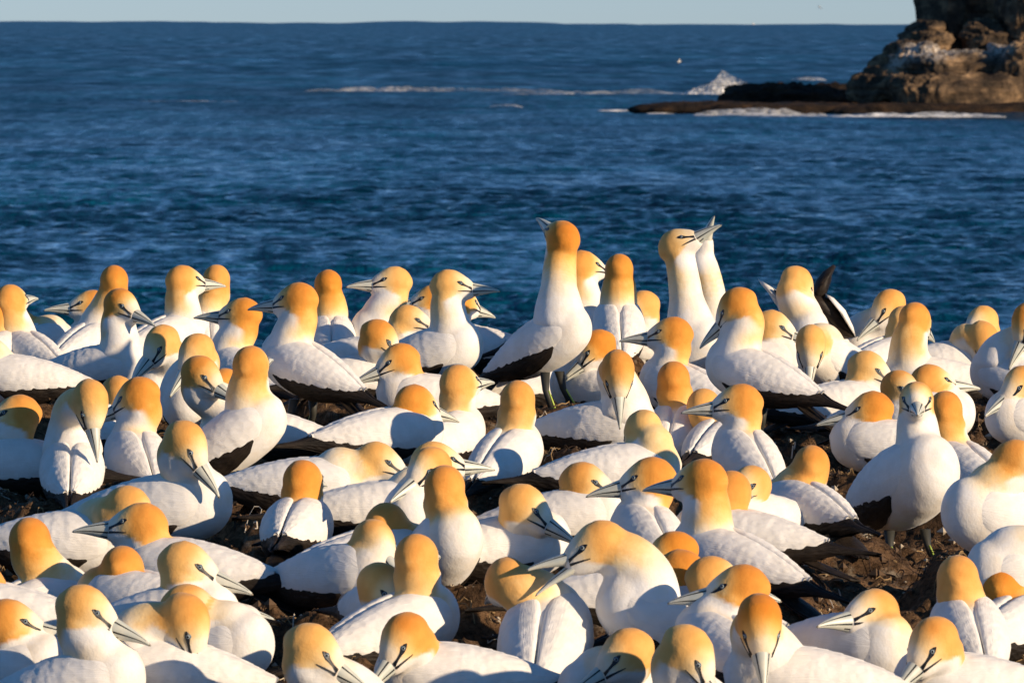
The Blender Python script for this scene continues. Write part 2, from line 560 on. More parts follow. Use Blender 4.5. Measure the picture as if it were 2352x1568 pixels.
    # ---- legs
    if st:
        for s_ in (1, -1):
            hip = BT((-.02, s_*.045, -.075))
            foot = np.array([hip[0]+.03, s_*.05, .012])
            kn = (hip+foot)/2 + np.array([-.008, 0, 0])
            pts = np.array([hip, kn, foot]); one = np.ones(3)
            V1, F1 = loft(pts, np.outer(one, (1, 0, 0)), np.outer(one, (0, 1, 0)), np.array([.013, .0085, .009]), np.array([.012, .0075, .008]), 12)
            lg = link('leg', mesh_from('leg', V1, F1, (M['leg'],)), root)
            fx, fy = foot[0], foot[1]
            Vf = [(fx-.012, fy-.008, .016), (fx-.012, fy+.008, .016)]
            tips = [(fx+.062, fy-.038), (fx+.055, fy-.016), (fx+.074, fy), (fx+.056, fy+.018), (fx+.060, fy+.040)]
            Vf += [(x, y, .006) for x, y in tips]
            Vb = [(x, y, z-.012) for x, y, z in Vf]
            Ff = [(0, 2, 3), (0, 3, 4), (0, 4, 1), (1, 4, 5), (1, 5, 6)]
            nn_ = len(Vf)
            Fb = [tuple(i+nn_ for i in reversed(f)) for f in Ff]
            loop = [0, 2, 3, 4, 5, 6, 1]
            Fs = [(loop[i], loop[i-1], loop[i-1]+nn_, loop[i]+nn_) for i in range(len(loop))]
            link('foot', mesh_from('foot', Vf+Vb, Ff+Fb+Fs, (M['leg'],), None, False), lg)
            # the yellow-green lines down the shin and along the toes
            q = []
            def bar(p, q_, r_):
                p, q_ = np.array(p, float), np.array(q_, float); t = nrm(q_-p)
                A_ = nrm(np.cross(t, (.3, .9, .1))); B_ = np.cross(t, A_)
                return loft(np.array([p, q_]), np.outer((1, 1), A_), np.outer((1, 1), B_), np.array([r_, r_]), np.array([r_, r_]), 6)
            q.append(bar((kn[0]+.0085, kn[1], kn[2]), (fx+.010, fy, .014), .0022))
            for (x, y) in (tips[0], tips[2], tips[4]):
                q.append(bar((fx, fy, .0155), (x, y, .0075), .0018))
            V2, F2 = join(q)
            link('toe_line', mesh_from('toe_line', V2, F2, (M['toe'],)), lg)
    return root, BT, C

def finish_bodies():
    bpy.context.view_layer.update()
    dg = bpy.context.evaluated_depsgraph_get()
    done = []
    for (bo, *rest) in pend:
        ev = bo.evaluated_get(dg)
        me = bpy.data.meshes.new_from_object(ev)
        done.append((bo, me))
    for (bo, me), (_, H, a, u, cur, seglen, tone, sc) in zip(done, pend):
        bo.modifiers.clear()
        old = bo.data
        bo.data = me; me.name = 'body'
        bpy.data.meshes.remove(old)
        n = len(me.vertices)
        co = np.empty(n*3, np.float32); me.vertices.foreach_get('co', co); co = co.reshape(-1, 3).astype(float)
        d = ((co[:, None, :]-cur[None])**2).sum(-1)
        i = d.argmin(1)
        ell = (seglen[-1]-seglen[i])
        rel = co-H
        f = rel@a/sc; up = rel@u/sc
        hd = np.linalg.norm(rel, axis=1)/sc
        ell = np.where(hd < .05, np.minimum(ell, .012), ell)
        far = np.sqrt(d.min(1)) > .085
        front = np.einsum('ij,j->i', co-cur[i], a)/(.04*sc)       # throat side of the neck
        nz = fbm(co[:, 0]*45, co[:, 1]*45, co[:, 2]*45, 3)
        e = ell + .072*np.clip(front, -.1, 1.2) + nz*.006 + 2.2*np.maximum(0, np.sqrt(d.min(1))-.047)
        cream = 1-sstep(.085, .225, e); cream = np.where(far, 0, cream)
        gold = 1-sstep(.035, .15, e); gold = np.where(far, 0, gold)
        # white throat and chin in front of and below the gape
        line = up + .011 + (.045-f)*.42
        throat = sstep(.003, -.003, line + nz*.0015)*sstep(-.025, -.005, f)*(hd < .11)
        low = sstep(-.02, -.05, up)*sstep(.45, 1.0, front)
        wht = np.clip(throat*(1-sstep(.060, .100, hd)), 0, 1)
        e = np.where(far, .4, np.maximum(e, 0))
        t = tone
        lum = lambda a_, b_: np.array(a_)*(1-t) + np.array(b_)*t
        tab = np.array([lum((.83, .50, .17), (.66, .255, .030)), lum((.84, .53, .20), (.71, .30, .045)), lum((.85, .61, .30), (.80, .44, .12)),
                        lum((.86, .70, .44), (.83, .58, .27)), (.84, .765, .63), (.805, .79, .765)])
        ek = np.array([0, .018, .042, .074, .114, .172])*float(np.clip(seglen[-1]/.16, .85, 1.2))
        c = np.stack([np.interp(e, ek, tab[:, q]) for q in range(3)], 1)
        mot = fbm(co[:, 0]*70+3, co[:, 1]*70, co[:, 2]*70, 3, s=12)
        mot2 = fbm(co[:, 0]*22+3, co[:, 1]*22, co[:, 2]*22, 2, s=31)
        gm = (sstep(.14, .05, e)*(.06*mot+.07*mot2))[:, None]
        c = c*(1 + gm*np.array([.6, 1.0, 1.6]))
        top = sstep(.0, .045, up - .25*f)[:, None]*.45*(e < .08)[:, None]
        c = c*(1-top) + c*np.array([.90, .72, .50])*top
        fore = (sstep(.030, .060, f)*.5*(up > -.02)*(hd < .08))[:, None]
        c = c*(1-fore) + np.array([.84, .70, .50])*fore
        c = c*(1-wht[:, None]) + np.array([.81, .79, .755])*wht[:, None]
        # faint soiling on belly and flanks
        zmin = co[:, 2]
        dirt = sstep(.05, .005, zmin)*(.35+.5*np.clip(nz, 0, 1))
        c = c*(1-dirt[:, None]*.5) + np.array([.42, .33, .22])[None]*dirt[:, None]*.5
        at = me.color_attributes.new('feather', 'FLOAT_COLOR', 'POINT')
        rgba = np.ones((n, 4), np.float32); rgba[:, :3] = c
        at.data.foreach_set('color', rgba.reshape(-1))
        me.materials.clear(); me.materials.append(M['body'])
        me.polygons.foreach_set('use_smooth', np.ones(len(me.polygons), bool))

# ------------------------------------------------------------------ the colony
# head x, head y, head yaw, head pitch, body x, body y, body yaw, body pitch, label, extras
# yaw: 0 faces the right of the picture, 90 away, 180 left, 270 towards the camera
BIRDS = [
 # ---- farthest row, left to right, heads against the sea
 (-6, 702, 60, 5, -10, 790, 70, 12, 'gannet cut by the left edge of the picture, pale nape in front of the sea', {}),
 (25, 690, 60, 8, 66, 790, 120, 12, 'shaded gannet at the far left with shadowed back and pale nape against the sea', {}),
 (50, 748, 90, 0, 90, 770, 60, 8, 'crouched gannet at the far left, only a sliver of crown above a shaded back', {'D': 20.2}),
 (262, 645, 95, 8, 203, 770, 62, 16, 'upright gannet seen from behind, orange nape above the gannet whose pale bill points left', {'tone': .9}),
 (208, 702, 184, 2, 262, 768, 165, 10, 'low gannet pointing its pale yellowish bill left, mostly hidden behind an upright nape', {'D': 20.5}),
 (279, 702, 318, -14, 225, 822, 338, 12, 'gannet sitting sideways with shaded brown face and dark bill turned right, far left group', {'tone': .95}),
 (422, 645, 28, 0, 385, 752, 48, 16, 'gannet looking away to the right, bill hidden by the nape beside it, far left', {}),
 (497, 643, 92, 6, 480, 745, 95, 28, 'gannet seen squarely from behind with a tall orange nape and grooved back, far row left', {'tone': .6}),
 (556, 722, 166, 3, 556, 830, 128, 20, 'gannet pointing a long dark bill left, orange nape, second row behind two bowed heads', {'tone': .9}),
 (683, 690, 160, -3, 705, 822, 140, 26, 'standing gannet with dark bill pointing left and a black wing edge across its back', {'st': 1, 'tone': .9}),
 (753, 655, 100, 4, 760, 755, 92, 22, 'gannet with deep orange nape seen from behind, alone against the sea left of centre', {'tone': 1.0}),
 (903, 648, 188, 2, 915, 752, 196, 22, 'gannet in the far row pointing a pale bill left, golden head, white breast', {'tone': .15}),
 (940, 738, 348, -6, 835, 800, 5, 6, 'crouching gannet with blue ringed eye looking right, tucked behind a long-necked one', {'tone': .2}),
 (1034, 657, 357, 2, 985, 818, 340, 24, 'long-necked gannet pointing a pale bill right, left of centre in the far row', {'tone': .1, 'dby': -25, 'bsc': 1.1}),
 (992, 690, 182, -2, 1010, 752, 170, 8, 'gannet hidden behind the long-necked one, its bill tip showing to the left', {'D': 20.6}),
 (1058, 695, 40, -12, 1098, 776, 165, 10, 'gannet behind the long-necked one, nape turned away and white back sloping right', {'D': 20.0}),
 (1292, 546, 122, 28, 1252, 792, 328, 38, 'tallest standing gannet, neck stretched straight up and bill pointing away to the left', {'st': 1, 'tone': .95, 'hd': .06, 'dby': -28}),
 (1340, 612, 24, -2, 1300, 728, 30, 22, 'gannet with dark bill pointing right, just right of the tallest stretched neck', {'D': 20.0, 'tone': .7}),
 (1422, 620, 92, 6, 1422, 732, 92, 34, 'upright gannet seen from behind with neatly grooved folded wings, far row centre', {'D': 19.6, 'tone': .9}),
 (1474, 706, 205, -22, 1505, 775, 205, 8, 'gannet peering down to the left behind the grooved back, round golden head', {'D': 19.9, 'tone': .3}),
 (1556, 564, 338, 32, 1570, 800, 318, 52, 'courting gannet of the pair, pale long neck stretched up and bill crossing to the right', {'st': 1, 'tone': .1, 'D': 18.9}),
 (1604, 584, 300, 60, 1648, 812, 240, 40, 'courting gannet behind its mate, bill pointing steeply up above the other bill', {'st': 1, 'tone': .9, 'D': 19.6}),
 (1692, 706, 166, -40, 1738, 860, 143, 22, 'standing gannet with a dark bill hanging down left, black wing tips crossed at lower right', {'st': 1, 'tone': .85, 'dby': -22}),
 (1776, 752, 346, -14, 1730, 812, 5, 8, 'low gannet looking right with pale bill, between the hanging dark bill and a preening bird', {'D': 18.9, 'tone': .2}),
 (1832, 652, 30, -48, 1822, 752, 300, 24, 'gannet preening under its raised wings, black wing feathers spread up behind it', {'D': 19.8, 'wing': 'none', 'tone': .3}),
 (1862, 792, 262, -66, 1925, 815, 225, 30, 'gannet bowing with bill pointing straight down in front of its bright rounded breast', {'D': 18.7, 'tone': .2, 'hd': -.08}),
 (2040, 704, 205, -36, 2028, 790, 190, 12, 'gannet with head bowed to look down right, farthest of the three napes at right', {'D': 20.0, 'tone': .5}),
 (2078, 742, 60, -22, 2030, 805, 45, 14, 'gannet leaning right, its neck half hidden behind a rounder orange nape', {'D': 19.3, 'tone': .2}),
 (2103, 735, 62, -20, 2150, 852, 186, 8, 'gannet with orange nape turned away and a long shaded white flank stretching right', {'tone': .8}),
 (2255, 740, 225, -20, 2312, 800, 190, 8, 'gannet with only crown and eye above a bent neck, far row at right', {'D': 20.2, 'tone': .2}),
 (2258, 782, 330, -76, 2170, 812, 5, 8, 'gannet curling its neck over and down to the right, bill hidden behind a back', {'D': 19.6, 'tone': .4}),
 (2362, 738, 205, -58, 2345, 850, 150, 20, 'gannet cut by the right edge with a dark bill hanging down, black wing edge below', {'D': 18.4, 'tone': .9}),
 # ---- second band
 (-70, 770, 180, 0, 48, 846, 176, 10, 'gannet at the left edge with head out of the picture, large shadow on white flank', {'hd': 0}),
 (370, 790, 222, -38, 372, 880, 262, 14, 'gannet pointing a pale bill down left, left one of two bowed side by side', {'tone': .3, 'hd': -.10}),
 (450, 812, 226, -42, 440, 905, 262, 14, 'gannet pointing a pale bill down left, right one of two bowed side by side', {'tone': .3, 'D': 17.6, 'hd': -.10}),
 (463, 862, 325, -22, 600, 975, 176, 10, 'gannet with shaded face tucked back over its own body, white back with shadow stretching right', {'D': 16.9, 'hd': -.05, 'tone': .8}),
 (520, 888, 60, -10, 560, 930, 90, 5, 'gannet behind the shaded face, only a small orange patch of crown visible', {'D': 17.6}),
 (577, 838, 70, 10, 535, 985, 350, 46, 'gannet leaning its thick neck up to the right, brownish crown, left of centre', {'st': 1, 'tone': .75, 'D': 16.4}),
 (872, 776, 350, -34, 832, 842, 15, 10, 'gannet looking down right with dark thin bill, above the bird whose bill points left', {'tone': .8, 'D': 18.5, 'hd': -.07}),
 (916, 830, 192, -18, 995, 892, 186, 10, 'gannet with greenish grey bill pointing down left and white body stretching right, near centre left', {'tone': .8}),
 (955, 928, 38, -12, 885, 975, 25, 8, 'low gannet with orange crown only, shaded bluish back and black tail pointing left', {'tone': .9, 'D': 16.6}),
 (1055, 880, 52, 6, 1022, 985, 62, 18, 'gannet seen from behind with thick pale orange neck and fluffed white back feathers, centre', {'tone': .5}),
 (1190, 918, 78, 2, 1160, 1030, 68, 22, 'gannet seen from behind with an oval head shadow on its white back, centre', {'tone': .6}),
 (1370, 800, 192, -36, 1372, 872, 140, 12, 'small-looking gannet with dark bill pointing down left beside the stretched tall one', {'tone': .95, 'D': 18.4, 'hd': -.06}),
 (1330, 792, 80, 0, 1290, 858, 40, 10, 'gannet half hidden behind a dark-billed bowed bird, golden cheek beside the tall standing one', {'D': 18.9, 'tone': .3}),
 (1419, 855, 282, -72, 1375, 958, 338, 10, 'gannet with bill pointing straight down on its breast, folded white wing at its left', {'tone': .7, 'D': 17.0, 'hd': -.09}),
 (1543, 768, 172, 0, 1578, 872, 140, 20, 'gannet with long grey bill pointing left below the courting pair', {'tone': .9, 'D': 18.1}),
 (1547, 872, 90, 4, 1550, 975, 82, 24, 'gannet with straight upright orange nape seen from behind, black wing tips below, centre right', {'tone': .85}),
 (1618, 935, 70, 0, 1648, 1000, 70, 10, 'gannet behind a grey left-pointing bill, its cream neck partly visible', {'D': 16.9, 'tone': .3}),
 (1475, 992, 128, -52, 1418, 1060, 8, 8, 'gannet curling its cream neck back to tuck its head, smooth white body, centre', {'tone': .0, 'hd': .03, 'neck': (1.0, .2)}),
 (1698, 926, 178, -2, 1720, 1035, 108, 26, 'gannet seen from behind turning a long grey bill left, right of centre', {'tone': .8}),
 (1995, 848, 345, -20, 1928, 908, 18, 8, 'low gannet looking right with pale bill, white wing over a black band, right side', {'tone': .15}),
 (2138, 878, 20, 0, 2120, 935, 30, 8, 'gannet with orange nape and a pale bill tip pointing right, directly behind the staring one', {'D': 17.6, 'tone': .6}),
 (2068, 893, 315, -10, 2035, 950, 320, 8, 'gannet with a shaded brown face peeking out at the left of the staring one', {'D': 17.4, 'tone': .7}),
 (2000, 942, 176, -8, 2045, 1000, 172, 10, 'gannet pointing a dark bill left, tucked behind the shoulder of the staring one', {'D': 17.0, 'tone': .9}),
 (2105, 922, 268, -3, 2076, 1064, 296, 28, 'standing gannet staring straight at the camera with a full white breast', {'st': 1, 'tone': .6, 'D': 15.7, 'sc': .96, 'bsc': 1.34, 'dby': 30}),
 (2172, 942, 80, 2, 2215, 1058, 118, 18, 'gannet seen from behind right beside the staring one, black wing tips below', {'tone': .8, 'D': 16.3}),
 (2345, 885, 218, -24, 2392, 945, 200, 14, 'gannet cut by the right edge pointing a pale bill down left over dark ground', {'tone': .5, 'D': 17.0}),
 # ---- middle band
 (40, 952, 185, -4, 52, 1045, 170, 10, 'shaded gannet by the left edge with a dark shadow across its orange face', {'tone': .7}),
 (208, 925, 300, -68, 165, 1058, 92, 22, 'gannet preening its own ruffled back with the bill pointing straight down, left side', {'tone': .3, 'hd': -.12}),
 (316, 912, 162, -22, 318, 1035, 104, 22, 'gannet with bright orange nape turning its face left, right beside the preening one', {'tone': .9}),
 (268, 905, 120, 0, 262, 965, 60, 8, 'gannet hidden behind the preening one and the bright orange nape, sliver of crown showing', {'D': 17.2}),
 (428, 1020, 332, -46, 360, 1148, 345, 14, 'big round-breasted gannet pointing its pale bill down right, left side on dark ground', {'tone': .35, 'D': 15.0, 'bsc': 1.15}),
 (868, 1062, 348, -12, 700, 1092, 2, 4, 'low gannet stretched to the left with golden head and pale bill right, centre left', {'tone': .15, 'D': 15.7}),
 (1000, 1062, 20, 0, 865, 1150, 6, 6, 'gannet with long white wing over a black band, pale golden crown arched behind', {'tone': .05, 'D': 15.1, 'hd': .05}),
 (986, 1078, 228, -20, 975, 1165, 250, 14, 'gannet pointing a pale bill down left, hidden behind a tall orange nape near centre', {'tone': .5, 'D': 14.8}),
 (697, 1105, 70, 0, 680, 1192, 82, 8, 'gannet seen from behind with crossed black wing tips over a cream rump, left of centre', {'tone': .9, 'D': 14.8}),
 (1022, 1118, 74, 12, 1012, 1250, 292, 38, 'tall gannet with S-shaped neck looking away right, white wing hanging at its right side', {'tone': .7, 'D': 14.3, 'st': 1}),
 (1205, 1165, 345, -26, 1150, 1235, 10, 12, 'gannet pointing a pale and dark bill down right, golden head, just right of centre', {'tone': .2, 'D': 14.4}),
 (1343, 1110, 345, -8, 1290, 1170, 356, 10, 'gannet with dark bill touching the bill of the bird facing it, smaller shaded brown head', {'tone': .6, 'D': 15.1}),
 (1492, 1100, 178, -8, 1492, 1215, 105, 22, 'gannet with bill pointing left and crossing the bill of the bird facing it', {'tone': .8, 'D': 14.6}),
 (1612, 1105, 150, -2, 1680, 1268, 140, 18, 'gannet with tall orange neck, white back sloping down to the right across the ground', {'tone': .9, 'D': 14.1}),
 (1682, 1130, 70, 0, 1700, 1215, 158, 8, 'gannet behind a tall orange neck, grey wing and long black wing tips pointing right', {'tone': .7, 'D': 14.7}),
 (1722, 1118, 232, -8, 1735, 1175, 215, 8, 'small pale-faced gannet looking down left between two orange napes, right of centre', {'tone': .35, 'D': 15.2}),
 (1864, 1070, 86, 0, 1852, 1150, 118, 10, 'gannet with orange nape, ruffled white back and long black tips at its right', {'tone': .7, 'D': 15.3}),
 (2338, 1060, 350, -4, 2322, 1185, 205, 26, 'large gannet cut by the right edge, white breast on the left and orange head above', {'tone': .7, 'D': 14.6, 'bsc': 1.12}),
 (2420, 1240, 200, 0, 2380, 1300, 200, 12, 'gannet back at the right edge with its head out of the picture', {'D': 13.7}),
 # ---- near band
 (300, 1172, 335, -40, 145, 1222, 356, 6, 'gannet bowing behind a left-pointing bill, long bright white body reaching the left edge', {'tone': .25, 'D': 14.3}),
 (70, 1242, 80, -4, 68, 1385, 40, 24, 'gannet with its brown nape and straight neck in full shadow, left edge group', {'tone': .9, 'D': 13.6}),
 (322, 1206, 174, 2, 425, 1288, 162, 8, 'gannet pointing a straight grey bill left, orange head in front of the big round breast', {'tone': .8, 'D': 14.0}),
 (283, 1308, 75, -10, 330, 1365, 150, 8, 'low gannet with orange crown seen from behind before a white back, near left', {'tone': .8, 'D': 13.5}),
 (428, 1300, 350, -14, 375, 1405, 350, 16, 'gannet with golden head and long pale bill pointing right, near left', {'tone': .15, 'D': 13.2}),
 (470, 1388, 356, -4, 440, 1445, 350, 8, 'gannet hidden behind a white neck, only its long pale bill reaching right over dark ground', {'D': 13.4}),
 (-55, 1345, 180, 0, -18, 1390, 170, 8, 'gannet back cut by the left edge beside the shadowed straight neck', {'D': 13.3}),
 (195, 1402, 346, -18, 160, 1560, 344, 20, 'large golden-headed gannet with a long pale bill pointing down right, bottom left', {'tone': .25, 'D': 12.7}),
 (22, 1432, 358, -4, -5, 1530, 340, 18, 'gannet at the lower left edge with orange head, bill tip behind the large golden one', {'tone': .8, 'D': 12.9}),
 (436, 1398, 352, -10, 470, 1475, 330, 16, 'gannet with shaded pale crown and bill pointing right above the preening wing, lower left', {'tone': .3, 'D': 13.1}),
 (428, 1428, 330, -62, 395, 1520, 176, 14, 'gannet bending its neck back to preen, cream-stained wing with black edge, lower left', {'tone': .5, 'D': 12.8, 'hd': -.03}),
 (890, 1205, 60, 0, 850, 1262, 30, 10, 'gannet with orange nape right behind a face looking down, left of centre', {'tone': .6, 'D': 14.3}),
 (860, 1248, 300, -24, 778, 1302, 320, 12, 'small-looking gannet facing the camera with bowed face and a knobbly white wing', {'tone': .4, 'D': 13.9}),
 (878, 1350, 320, -30, 905, 1378, 300, 8, 'gannet with face in deep shade behind a thick golden neck, head laid low', {'tone': .2, 'D': 13.5}),
 (958, 1280, 72, 4, 905, 1425, 38, 20, 'gannet with thick golden neck and brown nape, broad white body, lower centre left', {'tone': .55, 'D': 13.3}),
 (718, 1492, 350, -28, 900, 1640, 178, 8, 'gannet with golden head and striped bill pointing down right at the bottom edge', {'tone': .15, 'D': 12.6, 'hd': -.04}),
 (928, 1468, 224, -38, 1045, 1535, 182, 8, 'gannet with its brown head in full shade, bill pointing down left, bottom left of centre', {'tone': .8, 'D': 12.9}),
 (1162, 1336, 108, -14, 1252, 1455, 84, 26, 'gannet seen from behind with head pulled over to the left, bitten by its neighbour', {'tone': .45, 'D': 13.2, 'st': 1, 'neck': (.5, .8), 'bsc': 1.2}),
 (1375, 1255, 186, -16, 1525, 1425, 190, 48, 'gannet leaning out with open bill to bite its neighbour, arched golden neck', {'tone': .4, 'D': 13.2, 'st': 1, 'open_': 16, 'sc': 1.05, 'bsc': .98, 'neck': (.55, .85)}),
 (1543, 1275, 192, -24, 1425, 1340, 8, 10, 'gannet with dark orange crown and dark bill between the biting bird and a white back', {'tone': 1.0, 'D': 13.9}),
 (1556, 1318, 170, -20, 1600, 1400, 150, 10, 'gannet with bowed orange crown just under another dark orange crown, lower centre', {'tone': .9, 'D': 13.5}),
 (1640, 1332, 8, -10, 1600, 1420, 30, 10, 'gannet with pale golden crown behind a dark bill, its own bill tip to the right', {'tone': .4, 'D': 13.4}),
 (1700, 1352, 176, -4, 1668, 1470, 118, 18, 'gannet with blackish bill pointing left across the lower centre, orange cheek', {'tone': .85, 'D': 13.0}),
 (1745, 1430, 276, -56, 1850, 1545, 178, 10, 'gannet facing the camera with brown crown and bill pointing straight down, lower right of centre', {'tone': 1.0, 'D': 12.6, 'hd': -.12}),
 (2004, 1408, 218, 0, 1945, 1462, 318, 8, 'sitting gannet with a short-looking pale bill turned to the camera and left, shaded back', {'tone': .4, 'D': 13.1}),
 (2200, 1328, 86, 6, 2228, 1440, 96, 24, 'gannet seen from behind with tall golden nape and grooved back, lower right', {'tone': .45, 'D': 13.3}),
 (2302, 1350, 80, -4, 2335, 1420, 60, 10, 'gannet with deep orange crown near the right edge, ruffled wing in front', {'tone': 1.0, 'D': 13.6}),
 (2142, 1478, 222, -34, 2235, 1560, 186, 10, 'gannet with pale striped bill pointing down left in the lower right corner group', {'tone': .5, 'D': 12.7}),
 (1582, 1500, 340, -48, 1500, 1640, 8, 20, 'golden-headed gannet bowing to the right at the bottom edge, just right of centre', {'tone': .15, 'D': 12.4}),
 (1438, 1502, 202, -26, 1450, 1575, 205, 8, 'gannet pointing a brown-stained bill down left at the bottom, under the leaning bird', {'tone': .3, 'D': 12.9}),
]
info = {}
for k, (hx, hy, hyw, hp, bx, by, byw, bpt, lab, ex) in enumerate(BIRDS):
    info[k] = bird(hx, hy, hyw, hp, bx, by, byw, bpt, lab, **ex)

# the preening bird's raised wings: thick feather panels of real size standing at its shoulders
def raised_wing(k, outline, D, parent_mat_split):
    root, BT, C = info[k]
    inv = Matrix.Translation(root.location) @ Matrix.Rotation(root.rotation_euler.z, 4, 'Z')
    inv = inv.inverted()
    first = None
    for nm, poly, d, m in outline:
        n = len(poly)
        V = []
        cx = sum(p[0] for p in poly)/n; cy = sum(p[1] for p in poly)/n
        for off, sh in ((-.010, .93), (0, 1), (.010, .93)):
            for px, py, dd in poly:
                q = P(cx+(px-cx)*sh, cy+(py-cy)*sh, D+d+dd+off)
                V.append(tuple(inv @ q))
        V.append(tuple(inv @ P(cx, cy, D+d-.014))); V.append(tuple(inv @ P(cx, cy, D+d+.014)))
        Fc = []
        for L in (0, 1):
            for i in range(n):
                j = (i+1) % n
                Fc.append((L*n+i, L*n+j, (L+1)*n+j, (L+1)*n+i))
        for i in range(n):
            j = (i+1) % n
            Fc.append((3*n, j, i)); Fc.append((3*n+1, 2*n+i, 2*n+j))
        me = mesh_from(nm, V, Fc, (M[m],))
        set_uv(me, [(v[0]*3, v[2]*3) for v in V])
        o = link(nm, me, first if first is not None else root)
        if first is None: first = o
kp = [i for i, b in enumerate(BIRDS) if 'raised wings' in b[8]][0]
raised_wing(kp, [
    ('wing', [(1893, 672, .05), (1915, 684, .06), (1942, 712, .08), (1960, 750, .09), (1966, 775, .09), (1950, 752, .08), (1925, 712, .06)], -.02, 'wing'),
    ('underwing', [(1862, 700, 0), (1892, 712, .03), (1925, 744, .06), (1955, 790, .06), (1945, 815, .02), (1905, 800, 0), (1872, 760, -.02)], .03, 'tailwhite'),
    ('flight_feathers', [(1858, 670, .02), (1878, 672, .04), (1912, 688, .05), (1940, 722, .07), (1964, 774, .07), (1940, 778, .06), (1908, 744, .04), (1878, 712, .02), (1858, 694, .01)], .0, 'black'),
    ('flight_feathers', [(1862, 676, .05), (1872, 645, .06), (1890, 623, .07), (1914, 607, .08), (1920, 612, .08), (1911, 632, .07), (1909, 646, .07), (1901, 668, .06), (1893, 690, .05), (1866, 696, .04)], .0, 'black'),
], 19.8, None)
raised_wing(kp, [
    ('wing', [(1808, 700, 0), (1796, 678, .03), (1785, 668, .04), (1783, 690, .04), (1788, 712, .02), (1800, 730, 0), (1815, 738, 0)], .05, 'tailwhite'),
    ('flight_feathers', [(1802, 688, .02), (1786, 668, .04), (1766, 655, .06), (1741, 640, .08), (1746, 650, .08), (1764, 672, .06), (1777, 692, .04), (1790, 712, .02)], .07, 'tailwhite'),
    ('flight_feathers', [(1806, 692, 0), (1790, 672, .03), (1776, 662, .05), (1783, 680, .05), (1792, 700, .02), (1804, 712, .01)], .03, 'black'),
], 19.8, None)
# its other folded parts stay on the body
finish_bodies()

# ------------------------------------------------------------------ the ground of the colony
def ground():
    yc = np.concatenate([np.linspace(-30, 10.5, 60), np.linspace(10.6, 11.6, 40)[0:], np.arange(11.62, 21.6, .0125), np.arange(21.62, 28, .08)])
    xm = np.arange(-2.3, 2.3, .0125)
    side = np.concatenate([np.linspace(2.33, 4, 60), np.linspace(4.2, 40, 80)])
    xc = np.concatenate([-side[::-1], xm, side])
    X, Y = np.meshgrid(xc, yc)
    Z = np.interp(Y, GD, GZ) - GDROP
    # the ground follows the nests that stand on it
    num = Z*.35; den = np.full_like(Z, .35)
    for (x, y, z) in nests:
        w = np.exp(-((X-x)**2 + (Y-y)**2)/(2*.38**2))
        num += w*(z-.055); den += w
    Z = np.where(Y < 21.0, num/den, Z)
    Z = np.where(Y < 21.0, Z, np.minimum(Z, num/den))
    Z = Z + .035*vnoise(X*1.3+5, Y*1.1, s=3) + .02*vnoise(X*4, Y*3.1, s=8)
    for (x, y, z) in nests:
        d2 = ((X-x)**2 + (Y-y)**2)
        near = d2 < .35**2
        r = np.sqrt(d2[near])
        base = Z[near]
        rim = 1 - sstep(.12, .26, r)
        top = z - .008 + .028*np.exp(-((r-.15)/.04)**2)
        Z[near] = base*(1-rim) + top*rim
    Z = Z + .013*fbm(X*14, Y*14, octv=3, s=20) + .0065*fbm(X*50, Y*50, octv=2, s=40)
    c = vnoise(X*33, Y*33, s=61)
    Z = Z + .010*sstep(.35, .8, c)                        # clods
    Z = Z - .9*sstep(21.0, 23.5, Y)*np.abs(vnoise(X*.7, Y*.7, s=77))
    m, n, l, b = new_mat('earth', rough=.95, spec=.1)
    tc = n.new('ShaderNodeTexCoord')
    n1 = noise_node(n, l, 9, 8, .65, tc.outputs['Object'])
    n2 = noise_node(n, l, 70, 5, .7, tc.outputs['Object'])
    r1 = ramp(n, l, n1.outputs[0], [(.30, (.045, .029, .018)), (.5, (.125, .076, .043)), (.68, (.24, .15, .085))])
    r2 = ramp(n, l, n2.outputs[0], [(.35, (.35, .33, .30)), (.6, (1.2, 1.15, 1.1))])
    mx = n.new('ShaderNodeMix'); mx.data_type = 'RGBA'; mx.blend_type = 'MULTIPLY'; mx.inputs[0].default_value = 1
    l.new(r1.outputs[0], mx.inputs[6]); l.new(r2.outputs[0], mx.inputs[7])
    n3 = noise_node(n, l, 5.5, 7, .75, tc.outputs['Object'])
    g = ramp(n, l, n3.outputs[0], [(.56, (0, 0, 0)), (.66, (.7, .7, .7))])
    mx2 = n.new('ShaderNodeMix'); mx2.data_type = 'RGBA'
    l.new(g.outputs[0], mx2.inputs[0]); l.new(mx.outputs[2], mx2.inputs[6]); mx2.inputs[7].default_value = (.36, .30, .22, 1)
    l.new(mx2.outputs[2], b.inputs['Base Color'])
    n4 = noise_node(n, l, 120, 4, .7, tc.outputs['Object'])
    b1 = bump(n, l, n2.outputs[0], .02, .8, None)
    bump(n, l, n4.outputs[0], .008, .8, b, b1)
    o = link('ground', grid_mesh('ground', X, Y, Z, m)); tag(o, kind='structure')
    return xc, yc, Z
gx, gy, GZm = ground()
def gz(x, y):
    i = min(max(np.searchsorted(gy, y), 1), len(gy)-1); j = min(max(np.searchsorted(gx, x), 1), len(gx)-1)
    return GZm[i, j]

